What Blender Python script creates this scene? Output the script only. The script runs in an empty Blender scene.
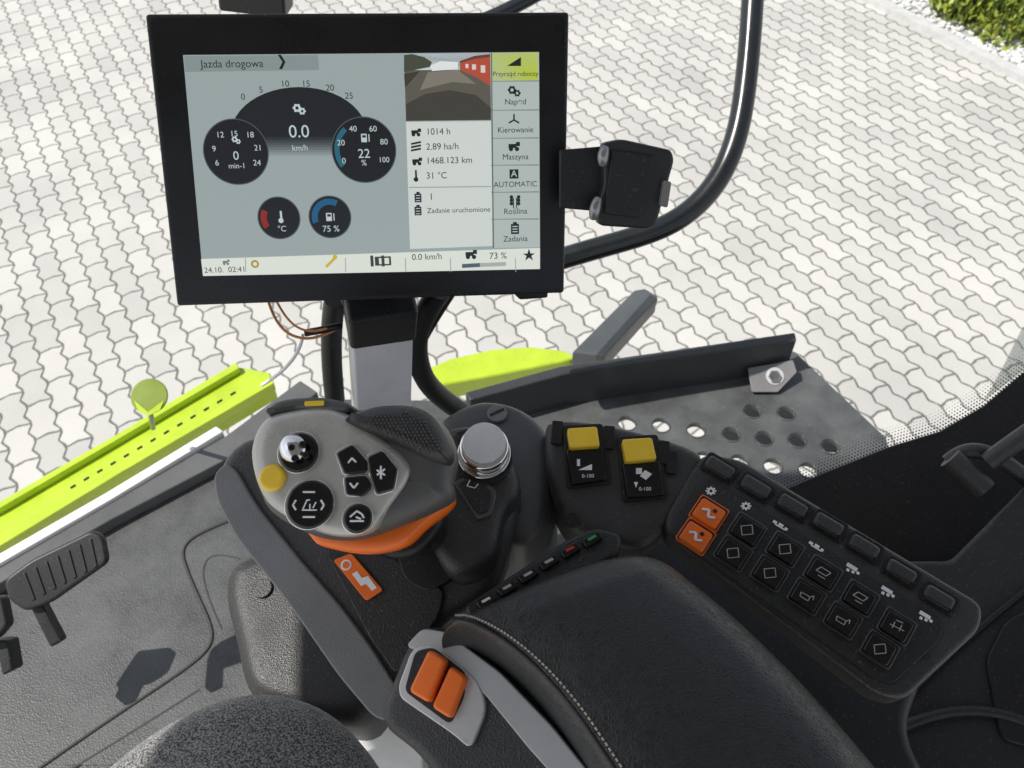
import bpy, bmesh, math, random
from mathutils import Vector, Matrix
random.seed(4)
scn=bpy.context.scene
# ---------------------------------------------------------------- camera geometry
F_PX=850.0; PITCH=math.radians(48)
CAM=Vector((0,0,3.1))
R=Vector((1,0,0)); FW=Vector((0,math.cos(PITCH),-math.sin(PITCH))); UP=Vector((0,math.sin(PITCH),math.cos(PITCH)))
def ray(x,y): return R*((x-512)/F_PX)+FW+UP*((384-y)/F_PX)
def S(x,y,d): return CAM+ray(x,y)*d
class Frame:
    """a real plane in the cab, with metric axes u,v and normal n"""
    def __init__(s,o,n=None,u=None):
        s.o=o; s.n=Vector(n).normalized()
        u=Vector(u) if u is not None else Vector((1,0,0))
        s.u=(u-s.n*u.dot(s.n)).normalized(); s.v=s.n.cross(s.u)
    def hit(s,x,y,h=0):
        r=ray(x,y); o=s.o+s.n*h
        t=(o-CAM).dot(s.n)/r.dot(s.n); return CAM+r*t
    def loc(s,x,y,h=0):
        p=s.hit(x,y,h)-s.o; return (p.dot(s.u),p.dot(s.v))
    def w(s,a,b,h=0): return s.o+s.u*a+s.v*b+s.n*h
    def px(s,x,y): return (s.hit(x,y)-CAM).dot(FW)/F_PX
def flat(z): return Frame(Vector((0,0,z)),(0,0,1))
# ---------------------------------------------------------------- materials
def lin(c):
    c/=255.; return c/12.92 if c<=.04045 else ((c+.055)/1.055)**2.4
MATS={}
def mat(name,col,rough=.5,metal=0,bump=0,bscale=400,var=0.12,emit=None,spec=.5,coat=0,dust=0):
    if name in MATS: return MATS[name]
    m=bpy.data.materials.new(name); m.use_nodes=True; nt=m.node_tree; b=nt.nodes['Principled BSDF']
    b.inputs['Base Color'].default_value=(*col,1); b.inputs['Roughness'].default_value=rough; b.inputs['Metallic'].default_value=metal
    b.inputs['Specular IOR Level'].default_value=spec; b.inputs['Coat Weight'].default_value=coat
    if emit:
        b.inputs['Emission Color'].default_value=(*emit,1); b.inputs['Emission Strength'].default_value=1
    else:
        tc=nt.nodes.new('ShaderNodeTexCoord')
        n=nt.nodes.new('ShaderNodeTexNoise'); n.inputs['Scale'].default_value=14; n.inputs['Detail'].default_value=8; n.inputs['Roughness'].default_value=.65
        nt.links.new(tc.outputs['Object'],n.inputs['Vector'])
        mr=nt.nodes.new('ShaderNodeMapRange'); mr.inputs[1].default_value=.3; mr.inputs[2].default_value=.7; mr.inputs[3].default_value=1-var; mr.inputs[4].default_value=1+var
        nt.links.new(n.outputs['Fac'],mr.inputs[0])
        mx=nt.nodes.new('ShaderNodeVectorMath'); mx.operation='SCALE'; mx.inputs[0].default_value=col
        nt.links.new(mr.outputs[0],mx.inputs['Scale']); outc=mx.outputs[0]
        if dust:
            d=nt.nodes.new('ShaderNodeTexNoise'); d.inputs['Scale'].default_value=420; d.inputs['Detail'].default_value=1; nt.links.new(tc.outputs['Object'],d.inputs['Vector'])
            dm=nt.nodes.new('ShaderNodeMapRange'); dm.inputs[1].default_value=.66; dm.inputs[2].default_value=.74; dm.inputs[4].default_value=dust; nt.links.new(d.outputs['Fac'],dm.inputs[0])
            dx=nt.nodes.new('ShaderNodeMixRGB'); nt.links.new(dm.outputs[0],dx.inputs[0]); nt.links.new(outc,dx.inputs[1]); dx.inputs[2].default_value=(.3,.28,.25,1); outc=dx.outputs[0]
        nt.links.new(outc,b.inputs['Base Color'])
        mr2=nt.nodes.new('ShaderNodeMapRange'); mr2.inputs[1].default_value=.3; mr2.inputs[2].default_value=.7; mr2.inputs[3].default_value=max(0,rough-.08); mr2.inputs[4].default_value=min(1,rough+.1)
        nt.links.new(n.outputs['Fac'],mr2.inputs[0]); nt.links.new(mr2.outputs[0],b.inputs['Roughness'])
        if bump:
            v=nt.nodes.new('ShaderNodeTexVoronoi'); v.inputs['Scale'].default_value=bscale
            nt.links.new(tc.outputs['Object'],v.inputs['Vector'])
            bp=nt.nodes.new('ShaderNodeBump'); bp.inputs['Strength'].default_value=bump; bp.inputs['Distance'].default_value=.001
            nt.links.new(v.outputs['Distance'],bp.inputs['Height']); nt.links.new(bp.outputs[0],b.inputs['Normal'])
    MATS[name]=m; return m
def scr(r,g,b):
    return mat('screen_%d_%d_%d'%(r,g,b),(.01,.01,.01),.25,emit=(lin(r)*.93,lin(g)*.93,lin(b)*.93))
DK=mat('dark_plastic',(.024,.024,.024),.42,bump=.3,bscale=900,dust=.22)
DK2=mat('charcoal_plastic',(.046,.045,.044),.40,bump=.3,bscale=900,dust=.18)
MG=mat('mid_grey_plastic',(.2,.2,.198),.38,bump=.2,bscale=900)
LG=mat('light_grey_plastic',(.5,.5,.5),.35)
BLM=mat('black_matte',(.012,.012,.013),.45,dust=.15)
KEY=mat('key_black',(.008,.008,.008),.12)
KEYE=mat('key_rim',(.12,.12,.12),.2)
CHR=mat('chrome',(.85,.85,.85),.15,metal=1)
SIL=mat('satin_silver',(.85,.85,.85),.3,metal=.2)
PIL=mat('pillar_paint',(.68,.68,.72),.38)
ORG=mat('orange_plastic',(1.0,.19,.02),.35)
YEL=mat('yellow_plastic',(1.0,.66,.05),.35)
LIME=mat('lime_paint',(.45,.6,.035),.3,coat=.4)
WHT=mat('white_paint',(.78,.78,.78),.5)
PRN=mat('white_print',(.9,.9,.9),.6)
FLR=mat('floor_rubber',(.066,.069,.069),.45,bump=.4,bscale=500,var=.35,dust=.2)
FLD=mat('floor_groove',(.03,.031,.031),.6)
PLT=mat('platform_paint',(.085,.09,.09),.4,bump=.15,bscale=700,var=.35,dust=.25)
RAIL=mat('rail_steel_paint',(.04,.043,.045),.35,dust=.15)
TUBE=mat('tube_black',(.012,.015,.017),.22)
RUB=mat('grip_rubber',(.075,.073,.07),.6)
RED=mat('red_print',(.6,.03,.03),.5); GRN=mat('green_print',(.03,.4,.1),.5)
HSH=mat('handle_shell',(.10,.098,.095),.33,bump=.2,bscale=1200)
HFC=mat('handle_face',(.58,.56,.51),.32,metal=.3)
LINER=mat('roof_shade_liner',(.2,.2,.2),.9)
def leather():
    m=bpy.data.materials.new('leather'); m.use_nodes=True; nt=m.node_tree; b=nt.nodes['Principled BSDF']
    b.inputs['Base Color'].default_value=(.022,.023,.023,1); b.inputs['Roughness'].default_value=.32; b.inputs['Specular IOR Level'].default_value=.6
    tc=nt.nodes.new('ShaderNodeTexCoord'); n=nt.nodes.new('ShaderNodeTexNoise'); n.inputs['Scale'].default_value=90; n.inputs['Detail'].default_value=2
    nt.links.new(tc.outputs['Object'],n.inputs['Vector'])
    mxv=nt.nodes.new('ShaderNodeMixRGB'); mxv.inputs[0].default_value=.012; nt.links.new(tc.outputs['Object'],mxv.inputs[1]); nt.links.new(n.outputs['Color'],mxv.inputs[2])
    v=nt.nodes.new('ShaderNodeTexVoronoi'); v.inputs['Scale'].default_value=620; v.feature='DISTANCE_TO_EDGE'; nt.links.new(mxv.outputs[0],v.inputs['Vector'])
    mr=nt.nodes.new('ShaderNodeMapRange'); mr.inputs[2].default_value=.3; nt.links.new(v.outputs['Distance'],mr.inputs[0])
    n2=nt.nodes.new('ShaderNodeTexNoise'); n2.inputs['Scale'].default_value=16; n2.inputs['Detail'].default_value=1.5; nt.links.new(tc.outputs['Object'],n2.inputs['Vector'])
    ad=nt.nodes.new('ShaderNodeMath'); ad.operation='MULTIPLY_ADD'; ad.inputs[1].default_value=3; nt.links.new(n2.outputs['Fac'],ad.inputs[0]); nt.links.new(mr.outputs[0],ad.inputs[2])
    bp=nt.nodes.new('ShaderNodeBump'); bp.inputs['Strength'].default_value=.32; bp.inputs['Distance'].default_value=.0006
    nt.links.new(ad.outputs[0],bp.inputs['Height']); nt.links.new(bp.outputs[0],b.inputs['Normal'])
    return m
LEA=leather()
def fabric():
    m=bpy.data.materials.new('seat_fabric'); m.use_nodes=True; nt=m.node_tree; b=nt.nodes['Principled BSDF']
    b.inputs['Roughness'].default_value=.95; b.inputs['Sheen Weight'].default_value=.3
    tc=nt.nodes.new('ShaderNodeTexCoord'); n=nt.nodes.new('ShaderNodeTexNoise'); n.inputs['Scale'].default_value=700; n.inputs['Detail'].default_value=2
    nt.links.new(tc.outputs['Object'],n.inputs['Vector'])
    cr=nt.nodes.new('ShaderNodeValToRGB'); cr.color_ramp.elements[0].position=.4; cr.color_ramp.elements[0].color=(.035,.035,.035,1); cr.color_ramp.elements[1].position=.62; cr.color_ramp.elements[1].color=(.33,.325,.32,1)
    nt.links.new(n.outputs['Fac'],cr.inputs[0]); nt.links.new(cr.outputs[0],b.inputs['Base Color'])
    bp=nt.nodes.new('ShaderNodeBump'); bp.inputs['Strength'].default_value=.6; bp.inputs['Distance'].default_value=.001
    nt.links.new(n.outputs['Fac'],bp.inputs['Height']); nt.links.new(bp.outputs[0],b.inputs['Normal'])
    return m
FAB=fabric()
# ---------------------------------------------------------------- mesh helpers
def root(name):
    e=bpy.data.objects.new(name,None); scn.collection.objects.link(e); e.empty_display_size=.05; return e
def mk(name,bm,m,par=None,smooth=True):
    me=bpy.data.meshes.new(name); bmesh.ops.recalc_face_normals(bm,faces=bm.faces); bm.to_mesh(me); bm.free()
    me.materials.append(m)
    for p in me.polygons: p.use_smooth=smooth
    o=bpy.data.objects.new(name,me); scn.collection.objects.link(o)
    if par: o.parent=par
    return o
def rnd(pts,r,seg=4):
    if r<=0: return pts
    out=[]; n=len(pts)
    for i in range(n):
        p=Vector(pts[i]); a=Vector(pts[i-1])-p; b=Vector(pts[(i+1)%n])-p
        d=min(r,a.length*.45,b.length*.45); a=p+a.normalized()*d; b=p+b.normalized()*d
        for k in range(seg+1):
            t=k/seg; out.append(tuple(a*(1-t)**2+p*2*t*(1-t)+b*t*t))
    return out
def prism_l(name,fr,pts,h0,h1,m,par=None,bev=0,rad=0,smooth=True):
    pts=rnd(pts,rad); bm=bmesh.new()
    top=[bm.verts.new(fr.w(a,b,h1)) for a,b in pts]
    if h0 is None:
        bm.faces.new(top); return mk(name,bm,m,par,False)
    bot=[bm.verts.new(fr.w(a,b,h0)) for a,b in pts]
    bm.faces.new(top); bm.faces.new(bot[::-1]); n=len(pts)
    for i in range(n): bm.faces.new((top[i],bot[i],bot[(i+1)%n],top[(i+1)%n]))
    o=mk(name,bm,m,par,smooth and bev>0)
    if bev:
        b=o.modifiers.new('b','BEVEL'); b.width=bev; b.segments=3; b.limit_method='ANGLE'; b.angle_limit=math.radians(35)
        w=o.modifiers.new('w','WEIGHTED_NORMAL'); w.keep_sharp=False
    return o
def prism(name,fr,px,h0,h1,m,par=None,bev=0,rad=0):
    return prism_l(name,fr,[fr.loc(x,y,h1) for x,y in px],h0,h1,m,par,bev,rad)
def sheet(name,fr,px,h,m,par=None,rad=0):
    return prism_l(name,fr,[fr.loc(x,y,h) for x,y in px],None,h,m,par,0,rad)
def circ(c,r,n=32,a0=0,a1=2*math.pi): return [(c[0]+r*math.cos(a0+(a1-a0)*i/n),c[1]+r*math.sin(a0+(a1-a0)*i/n)) for i in range(n)]
def disc(name,fr,x,y,r,h0,h1,m,par=None,bev=0,n=32):
    rr=r*fr.px(x,y); return prism_l(name,fr,circ(fr.loc(x,y,h1 or 0),rr,n),h0,h1,m,par,bev)
def arc(name,fr,x,y,r0,r1,a0,a1,h,m,par=None):
    k=fr.px(x,y); c=fr.loc(x,y,h); n=20; a0=math.radians(a0);a1=math.radians(a1)
    P=[(c[0]+r1*k*math.cos(a0+(a1-a0)*i/n),c[1]+r1*k*math.sin(a0+(a1-a0)*i/n)) for i in range(n+1)]
    Q=[(c[0]+r0*k*math.cos(a0+(a1-a0)*i/n),c[1]+r0*k*math.sin(a0+(a1-a0)*i/n)) for i in range(n+1)]
    bm=bmesh.new(); p=[bm.verts.new(fr.w(a,b,h)) for a,b in P]; q=[bm.verts.new(fr.w(a,b,h)) for a,b in Q]
    for i in range(n): bm.faces.new((p[i],p[i+1],q[i+1],q[i]))
    return mk(name,bm,m,par,False)
def box_at(name,fr,x,y,wx,wy,h0,h1,m,par=None,bev=.0005,rad=.001,rot=0):
    k=fr.px(x,y); c=fr.loc(x,y,h1); w=wx*k/2; h=wy*k/2; cs,sn=math.cos(rot),math.sin(rot)
    pts=[(c[0]+a*cs-b*sn,c[1]+a*sn+b*cs) for a,b in((-w,-h),(w,-h),(w,h),(-w,h))]
    return prism_l(name,fr,pts,h0,h1,m,par,bev,rad)
def crm(p0,p1,p2,p3,t): return .5*((2*p1)+(p2-p0)*t+(2*p0-5*p1+4*p2-p3)*t*t+(3*p1-p0-3*p2+p3)*t**3)
def smooth_closed(pts,N=72):
    n=len(pts); out=[]
    for i in range(n):
        p0,p1,p2,p3=[Vector(pts[(i+k)%n]) for k in(-1,0,1,2)]
        for s in range(10): out.append(crm(p0,p1,p2,p3,s/10))
    L=[0]
    for i in range(len(out)): L.append(L[-1]+(out[(i+1)%len(out)]-out[i]).length)
    res=[];j=0
    for k in range(N):
        d=L[-1]*k/N
        while L[j+1]<d: j+=1
        f=(d-L[j])/max(1e-9,L[j+1]-L[j]); res.append(out[j]*(1-f)+out[(j+1)%len(out)]*f)
    return res
def pillow(name,fr,px,prof,m,par=None,crown=0,dirn=None,N=72,href=0):
    """rounded body: outline on plane, profile of (inset,height) from bottom up"""
    pts=smooth_closed([Vector(fr.loc(x,y,href)) for x,y in px],N)
    area=sum(pts[i].x*pts[(i+1)%N].y-pts[(i+1)%N].x*pts[i].y for i in range(N)); sg=1 if area>0 else -1
    nor=[]
    for i in range(N):
        t=pts[(i+2)%N]-pts[i-2]; nn=Vector((-t.y,t.x))*sg; nor.append(nn.normalized())
    dirn=Vector(dirn).normalized() if dirn else fr.n
    bm=bmesh.new(); rings=[]
    def W(p,h): 
        q=fr.w(p.x,p.y,0); return q+(fr.n if h>=0 else dirn)*h
    for ins,h in prof: rings.append([bm.verts.new(W(pts[i]+nor[i]*ins,h)) for i in range(N)])
    insl,hl=prof[-1]; last=[pts[i]+nor[i]*insl for i in range(N)]; c=sum(last,Vector((0,0)))/N
    for s in(.85,.65,.4,.2): rings.append([bm.verts.new(W(c+(p-c)*s,hl+crown*(1-s*s))) for p in last])
    for a,b in zip(rings,rings[1:]):
        for i in range(N): bm.faces.new((a[i],a[(i+1)%N],b[(i+1)%N],b[i]))
    cv=bm.verts.new(W(c,hl+crown))
    for i in range(N): bm.faces.new((rings[-1][i],rings[-1][(i+1)%N],cv))
    bm.faces.new(rings[0][::-1])
    return mk(name,bm,m,par)
def edgeprof(depth,r,top=0,flare=0):
    P=[(-flare,-depth),(0-flare*.3,top-r*1.6)]
    for k in range(0,6):
        a=math.pi/2*k/5; P.append((r*(1-math.cos(a)),top-r+r*math.sin(a)))
    return P
def tube(name,pts,r,m,par=None,cyc=False,taper=None):
    cu=bpy.data.curves.new(name,'CURVE'); cu.dimensions='3D'; cu.bevel_depth=r; cu.bevel_resolution=4 if r>.003 else 1; cu.use_fill_caps=True; cu.resolution_u=12 if len(pts)>2 else 1
    sp=cu.splines.new('NURBS' if len(pts)>2 else 'POLY'); sp.points.add(len(pts)-1)
    for i,p in enumerate(pts): sp.points[i].co=(*p,1); sp.points[i].radius=taper[i] if taper else 1
    if len(pts)>2: sp.use_endpoint_u=True; sp.order_u=min(4,len(pts))
    sp.use_cyclic_u=cyc
    cu.materials.append(m); o=bpy.data.objects.new(name,cu); scn.collection.objects.link(o)
    if par:o.parent=par
    return o
def text(name,s,fr,x,y,size,m,par,h=.0006,align='CENTER',rot=0,u=None):
    cu=bpy.data.curves.new(name,'FONT'); cu.body=s; cu.size=size*fr.px(x,y)*1.3; cu.align_x=align; cu.align_y='CENTER'
    cu.materials.append(m); o=bpy.data.objects.new(name,cu); scn.collection.objects.link(o); o.parent=par
    uu=fr.u*math.cos(rot)+fr.v*math.sin(rot); vv=fr.n.cross(uu); p=fr.hit(x,y,h)
    o.matrix_world=Matrix(((uu.x,vv.x,fr.n.x,p.x),(uu.y,vv.y,fr.n.y,p.y),(uu.z,vv.z,fr.n.z,p.z),(0,0,0,1))); return o
# ================================================================ ground
def paver_mat():
    m=bpy.data.materials.new('concrete_pavers'); m.use_nodes=True; nt=m.node_tree; b=nt.nodes['Principled BSDF']; L=nt.links.new
    def val(x,sock):
        if isinstance(x,(int,float)): sock.default_value=x
        else: L(x,sock)
    def M(op,a,b_=0,c=0):
        n=nt.nodes.new('ShaderNodeMath'); n.operation=op; val(a,n.inputs[0]); val(b_,n.inputs[1]); val(c,n.inputs[2]); return n.outputs[0]
    tc=nt.nodes.new('ShaderNodeTexCoord'); mp=nt.nodes.new('ShaderNodeMapping'); mp.inputs['Rotation'].default_value=(0,0,math.radians(60))
    L(tc.outputs['Object'],mp.inputs[0]); sp=nt.nodes.new('ShaderNodeSeparateXYZ'); L(mp.outputs[0],sp.inputs[0])
    u,v=sp.outputs[0],sp.outputs[1]; H=.115
    def trap(x):
        t=M('PINGPONG',x,.5); t=M('MULTIPLY',M('SUBTRACT',t,.12),2.9); n=nt.nodes.new('ShaderNodeClamp'); L(t,n.inputs[0]); return n.outputs[0]
    v2=M('MULTIPLY_ADD',trap(M('DIVIDE',u,H)),.019,v)
    rv=M('DIVIDE',v2,H); row=M('FLOOR',rv)
    par=M('MODULO',M('ABSOLUTE',row),2)
    u1=M('MULTIPLY_ADD',par,H,u); u2=M('MULTIPLY_ADD',trap(M('DIVIDE',v,H)),.009,u1)
    ru=M('DIVIDE',u2,2*H); col=M('FLOOR',ru)
    dv=M('MULTIPLY',M('SUBTRACT',.5,M('ABSOLUTE',M('SUBTRACT',M('FRACT',rv),.5))),H)
    du=M('MULTIPLY',M('SUBTRACT',.5,M('ABSOLUTE',M('SUBTRACT',M('FRACT',ru),.5))),2*H)
    d=M('MINIMUM',dv,du)
    n1=nt.nodes.new('ShaderNodeTexNoise'); n1.inputs['Scale'].default_value=1.3; n1.inputs['Detail'].default_value=6; L(tc.outputs['Object'],n1.inputs['Vector'])
    n2=nt.nodes.new('ShaderNodeTexNoise'); n2.inputs['Scale'].default_value=120; n2.inputs['Detail'].default_value=3; L(tc.outputs['Object'],n2.inputs['Vector'])
    n3=nt.nodes.new('ShaderNodeTexNoise'); n3.inputs['Scale'].default_value=28; n3.inputs['Detail'].default_value=4; L(tc.outputs['Object'],n3.inputs['Vector'])
    d=M('MULTIPLY_ADD',M('SUBTRACT',n3.outputs['Fac'],.5),.009,d)
    mr=nt.nodes.new('ShaderNodeMapRange'); mr.interpolation_type='SMOOTHSTEP'; mr.inputs[1].default_value=.001; mr.inputs[2].default_value=.0085; L(d,mr.inputs[0])
    cx=nt.nodes.new('ShaderNodeCombineXYZ'); L(row,cx.inputs[0]); L(col,cx.inputs[1])
    wn=nt.nodes.new('ShaderNodeTexWhiteNoise'); L(cx.outputs[0],wn.inputs[0])
    br=M('ADD',M('MULTIPLY',wn.outputs[0],.17),M('ADD',M('MULTIPLY',n1.outputs['Fac'],.4),M('MULTIPLY',n2.outputs['Fac'],.25)))
    br=M('ADD',br,.53)
    sc=nt.nodes.new('ShaderNodeVectorMath'); sc.operation='SCALE'; sc.inputs[0].default_value=(.52,.51,.48); L(br,sc.inputs['Scale'])
    gap=M('MULTIPLY_ADD',n1.outputs['Fac'],1.0,-.15)
    gm=nt.nodes.new('ShaderNodeMixRGB'); L(gap,gm.inputs[0]); gm.inputs[1].default_value=(.09,.088,.08,1); gm.inputs[2].default_value=(.24,.225,.195,1)
    mx=nt.nodes.new('ShaderNodeMixRGB'); L(mr.outputs[0],mx.inputs[0]); L(gm.outputs[0],mx.inputs[1]); L(sc.outputs[0],mx.inputs[2])
    L(mx.outputs[0],b.inputs['Base Color']); b.inputs['Roughness'].default_value=.85
    bp=nt.nodes.new('ShaderNodeBump'); bp.inputs['Distance'].default_value=.008; bp.inputs['Strength'].default_value=.7
    L(M('MULTIPLY_ADD',n2.outputs['Fac'],.15,mr.outputs[0]),bp.inputs['Height']); L(bp.outputs[0],b.inputs['Normal'])
    return m
bm=bmesh.new(); q=[bm.verts.new((x,y,0)) for x,y in((-60,-60),(60,-60),(60,60),(-60,60))]; bm.faces.new(q); mk('paved_yard_ground',bm,paver_mat(),None,False)
kd=Vector((.79,-1.38,0)).normalized(); kn=Vector((-kd.y,kd.x,0))
if kn.x<0: kn=-kn
k0=Vector((2.88,7.06,0))
KER=mat('kerb_concrete',(.5,.5,.49),.85,bump=.3,bscale=200)
def strip(name,a,b,z0,z1,m):
    bm=bmesh.new(); vs=[]
    for z in(z0,z1):
        for s,t in((-8,a),(6,a),(6,b),(-8,b)): vs.append(bm.verts.new(k0+kd*s+kn*t+Vector((0,0,z))))
    for f in((0,1,2,3),(4,5,6,7),(0,1,5,4),(1,2,6,5),(2,3,7,6),(3,0,4,7)): bm.faces.new([vs[i] for i in f])
    return mk(name,bm,m,None,False)
strip('kerb',0,.1,-.05,.05,KER)
strip('gravel_bed_ground',.101,4,-.05,.02,mat('gravel_base',(.4,.4,.39),.9,bump=1,bscale=30,var=.3))
tb=bmesh.new(); bmesh.ops.create_icosphere(tb,subdivisions=1,radius=1); tv=[v.co.copy() for v in tb.verts]; tf=[[v.index for v in f.verts] for f in tb.faces]; tb.free()
V=[];Fc=[]
for i in range(6500):
    s=random.uniform(-3.5,2.5); t=random.uniform(.11,1.2); r=random.uniform(.012,.028)
    c=k0+kd*s+kn*t+Vector((0,0,.02+r*.5))
    mt=Matrix.Translation(c)@Matrix.Rotation(random.uniform(0,6),4,'Z')@Matrix.Diagonal((r*random.uniform(.8,1.4),r,r*.7,1))
    b0=len(V); V+=[mt@v for v in tv]; Fc+=[[b0+k for k in f] for f in tf]
me=bpy.data.meshes.new('white_gravel'); me.from_pydata(V,[],Fc); me.materials.append(mat('white_stone',(.62,.62,.6),.8,var=.4)); scn.collection.objects.link(bpy.data.objects.new('white_gravel',me))
def leafm():
    m=bpy.data.materials.new('leaf'); m.use_nodes=True; nt=m.node_tree; b=nt.nodes['Principled BSDF']; b.inputs['Roughness'].default_value=.5
    g=nt.nodes.new('ShaderNodeNewGeometry'); cr=nt.nodes.new('ShaderNodeValToRGB'); cr.color_ramp.elements[0].color=(.04,.09,.01,1); cr.color_ramp.elements[1].color=(.32,.36,.04,1)
    nt.links.new(g.outputs['Random Per Island'],cr.inputs[0]); nt.links.new(cr.outputs[0],b.inputs['Base Color']); return m
V=[];Fc=[]
hc=k0+kd*.62+kn*1.36
for i in range(22000):
    a=random.uniform(0,6.283); z=random.random(); rr=random.uniform(.72,1.0)
    rad=math.sqrt(max(0,1-z*z)); bumpy=1+.12*math.sin(a*5+z*4)+.08*math.sin(a*11)
    c=hc+Vector((math.cos(a)*rad*1.12*rr*bumpy,math.sin(a)*rad*1.12*rr*bumpy,z*.5*rr*bumpy))
    d=Vector((random.gauss(0,1),random.gauss(0,1),random.gauss(0.6,1))).normalized(); e=d.orthogonal().normalized(); f=d.cross(e)
    s=random.uniform(.018,.035); b0=len(V)
    V+=[c+e*s*1.6,c+f*s*.6,c-e*s*1.2,c-f*s*.6]; Fc.append([b0,b0+1,b0+2,b0+3])
me=bpy.data.meshes.new('green_shrub'); me.from_pydata(V,[],Fc); me.materials.append(leafm()); scn.collection.objects.link(bpy.data.objects.new('green_shrub',me))
# ================================================================ monitor
def camvec(a,b,c): return R*a+UP*b+FW*c
mu=camvec(11.36,.49,1).normalized(); md=camvec(-.005,-3.534,1).normalized()
mn=mu.cross(-md).normalized()
MF=Frame(S(147,15,.66),mn,mu)
mon=root('display_terminal')
prism('housing',MF,[(145,14),(569,12),(564,293),(177,306)],-.028,0,BLM,mon,bev=.002,rad=.003)
sheet('glass',MF,[(150,18),(565,16),(560,289),(181,302)],.0004,mat('monitor_glass',(.006,.006,.007),.3),mon,rad=.004)
h=.0008
sheet('screen_background',MF,[(183,55),(539,52),(540,269),(203,276)],h,scr(154,167,166),mon)
sheet('header',MF,[(184,56),(318,55),(319,70),(185,72)],.0011,scr(134,147,146),mon)
text('t',"Jazda drogowa",MF,232,64,8,scr(25,30,32),mon,.0014)
text('t',"❯",MF,282,63,12,scr(20,22,24),mon,.0014)
for nm,p,c in(('camera_view',[(404,54),(490,53),(491,120),(406,121)],(92,89,80)),
  ('camera_sky',[(404,54),(490,53),(490,70),(404,70)],(196,208,214)),
  ('info_panel',[(406,122),(491,121),(493,246),(410,249)],(207,213,208)),
  ('side_bar',[(491,53),(539,52),(540,247),(493,248)],(176,187,184)),
  ('side_active',[(491,53),(538,52),(538,80),(491,81)],(180,196,60)),
  ('bottom_bar',[(201,259),(540,248),(540,269),(203,276)],(220,226,216))):
    sheet(nm,MF,p,.0011,scr(*c),mon)
sheet('camera_trees',MF,[(404,55),(412,54),(424,57),(432,62),(430,67),(404,72)],.00125,scr(70,74,60),mon)
sheet('camera_building',MF,[(460,61),(474,56),(490,54),(490,86),(476,77),(460,70)],.0014,scr(178,78,58),mon)
sheet('camera_building_roof',MF,[(460,61),(474,56),(490,54),(490,57),(474,59),(460,63)],.0015,scr(110,60,52),mon)
for x,y,w_,h_ in((467,66,3,4),(474,67,4,5),(483,69,4.5,7)): box_at('camera_window',MF,x,y,w_,h_,None,.0016,scr(215,205,200),mon,0,0)
sheet('camera_hall',MF,[(430,66),(440,61),(458,62),(458,69),(432,71)],.0014,scr(225,228,228),mon)
sheet('camera_dark',MF,[(406,104),(425,94),(450,90),(476,95),(491,108),(491,120),(406,121)],.0014,scr(66,64,58),mon)
sheet('camera_dark2',MF,[(404,74),(420,71),(412,80),(405,88)],.0016,scr(62,60,50),mon)
sheet('camera_yard',MF,[(428,72),(458,70),(476,84),(452,82),(420,90)],.0013,scr(126,122,110),mon)
DKS=scr(28,32,36); LTX=scr(190,205,205)
for y in(81,110,138,165,192,219): sheet('divider',MF,[(491,y),(539,y-.6),(539,y+.4),(491,y+.6)],.0014,scr(110,120,120),mon)
sheet('divider',MF,[(491,53),(492,53),(494,248),(492.6,248)],.0015,scr(90,100,100),mon)
for y in(187,): sheet('divider',MF,[(409,y),(491,y-1),(491,y),(409,y+1)],.0014,scr(150,160,160),mon)
N=24
dome=[(299+68*math.cos(math.pi*i/N),134-47*math.sin(math.pi*i/N)) for i in range(N+1)]
sheet('speed_dome',MF,dome+[(236,140),(362,140)],.0012,scr(28,31,35),mon)
for i in range(9):
    k=i/8; c=[int(a*(1-k)+b*k) for a,b in zip((32,36,40),(150,163,162))]; y0=135+i*2.5; w0=63-i*1.6
    sheet('speed_fade',MF,[(299-w0,y0),(299+w0,y0),(299+w0,y0+2.6),(299-w0,y0+2.6)],.00125+i*.00002,scr(*c),mon)
for x,y,r in((236,152,31),(364,150,31),(279,218,20),(330,217,20)):
    disc('dial_rim',MF,x,y,r+1,None,.0016,scr(75,85,88),mon,n=48); disc('dial',MF,x,y,r,None,.0018,scr(24,27,31),mon,n=48)
arc('dial_arc',MF,364,150,24,29,130,215,.0021,scr(40,100,120),mon)
arc('dial_arc',MF,330,217,12,18,60,200,.0021,scr(30,90,130),mon)
arc('dial_arc',MF,279,218,12,18,150,215,.0021,scr(140,40,35),mon)
T=[("0.0",299,132,13),("km/h",300,148,6),("0",236,156,9),("min-1",237,166,5.6),("22",364,154,9.5),("%",364,163,6),("15",234,134,6),("12",220,135,6),("18",250,135,6),("9",214,149,6),("21",258,148,6),("6",217,163,6),("24",257,163,6),
("40",353,129,6),("60",373,129,6),("80",384,142,6),("100",384,160,5.6),("20",341,143,6),("0",344,161,6),("°C",282,229,6),("75 %",331,229,6.6)]
for s,x,y,z in T: text('t',s,MF,x,y,z,LTX,mon,.0024)
for s,x,y in(("0",243,97),("5",261,90),("10",285,84),("15",306,84),("20",330,88),("25",349,96)): text('t',s,MF,x,y,6.5,DKS,mon,.0014)
for s,y in(("1014 h",132),("2.89 ha/h",147),("1468.123 km",161),("31 °C",176)): text('t',s,MF,426,y,6.8,DKS,mon,.0015,'LEFT')
text('t',"1",MF,429,197,7,DKS,mon,.0015,'LEFT'); text('t',"Zadanie uruchomione",MF,427,211,5.5,DKS,mon,.0015,'LEFT')
for s,y,z in(("Przyrząd roboczy",74,4.9),("Napęd",102,6),("Kierowanie",130,6),("Maszyna",157,6),("AUTOMATIC",184.5,5.8),("Roślina",211.5,6),("Zadania",239,6)): text('t',s,MF,515.5,y,z,DKS,mon,.0015)
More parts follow.
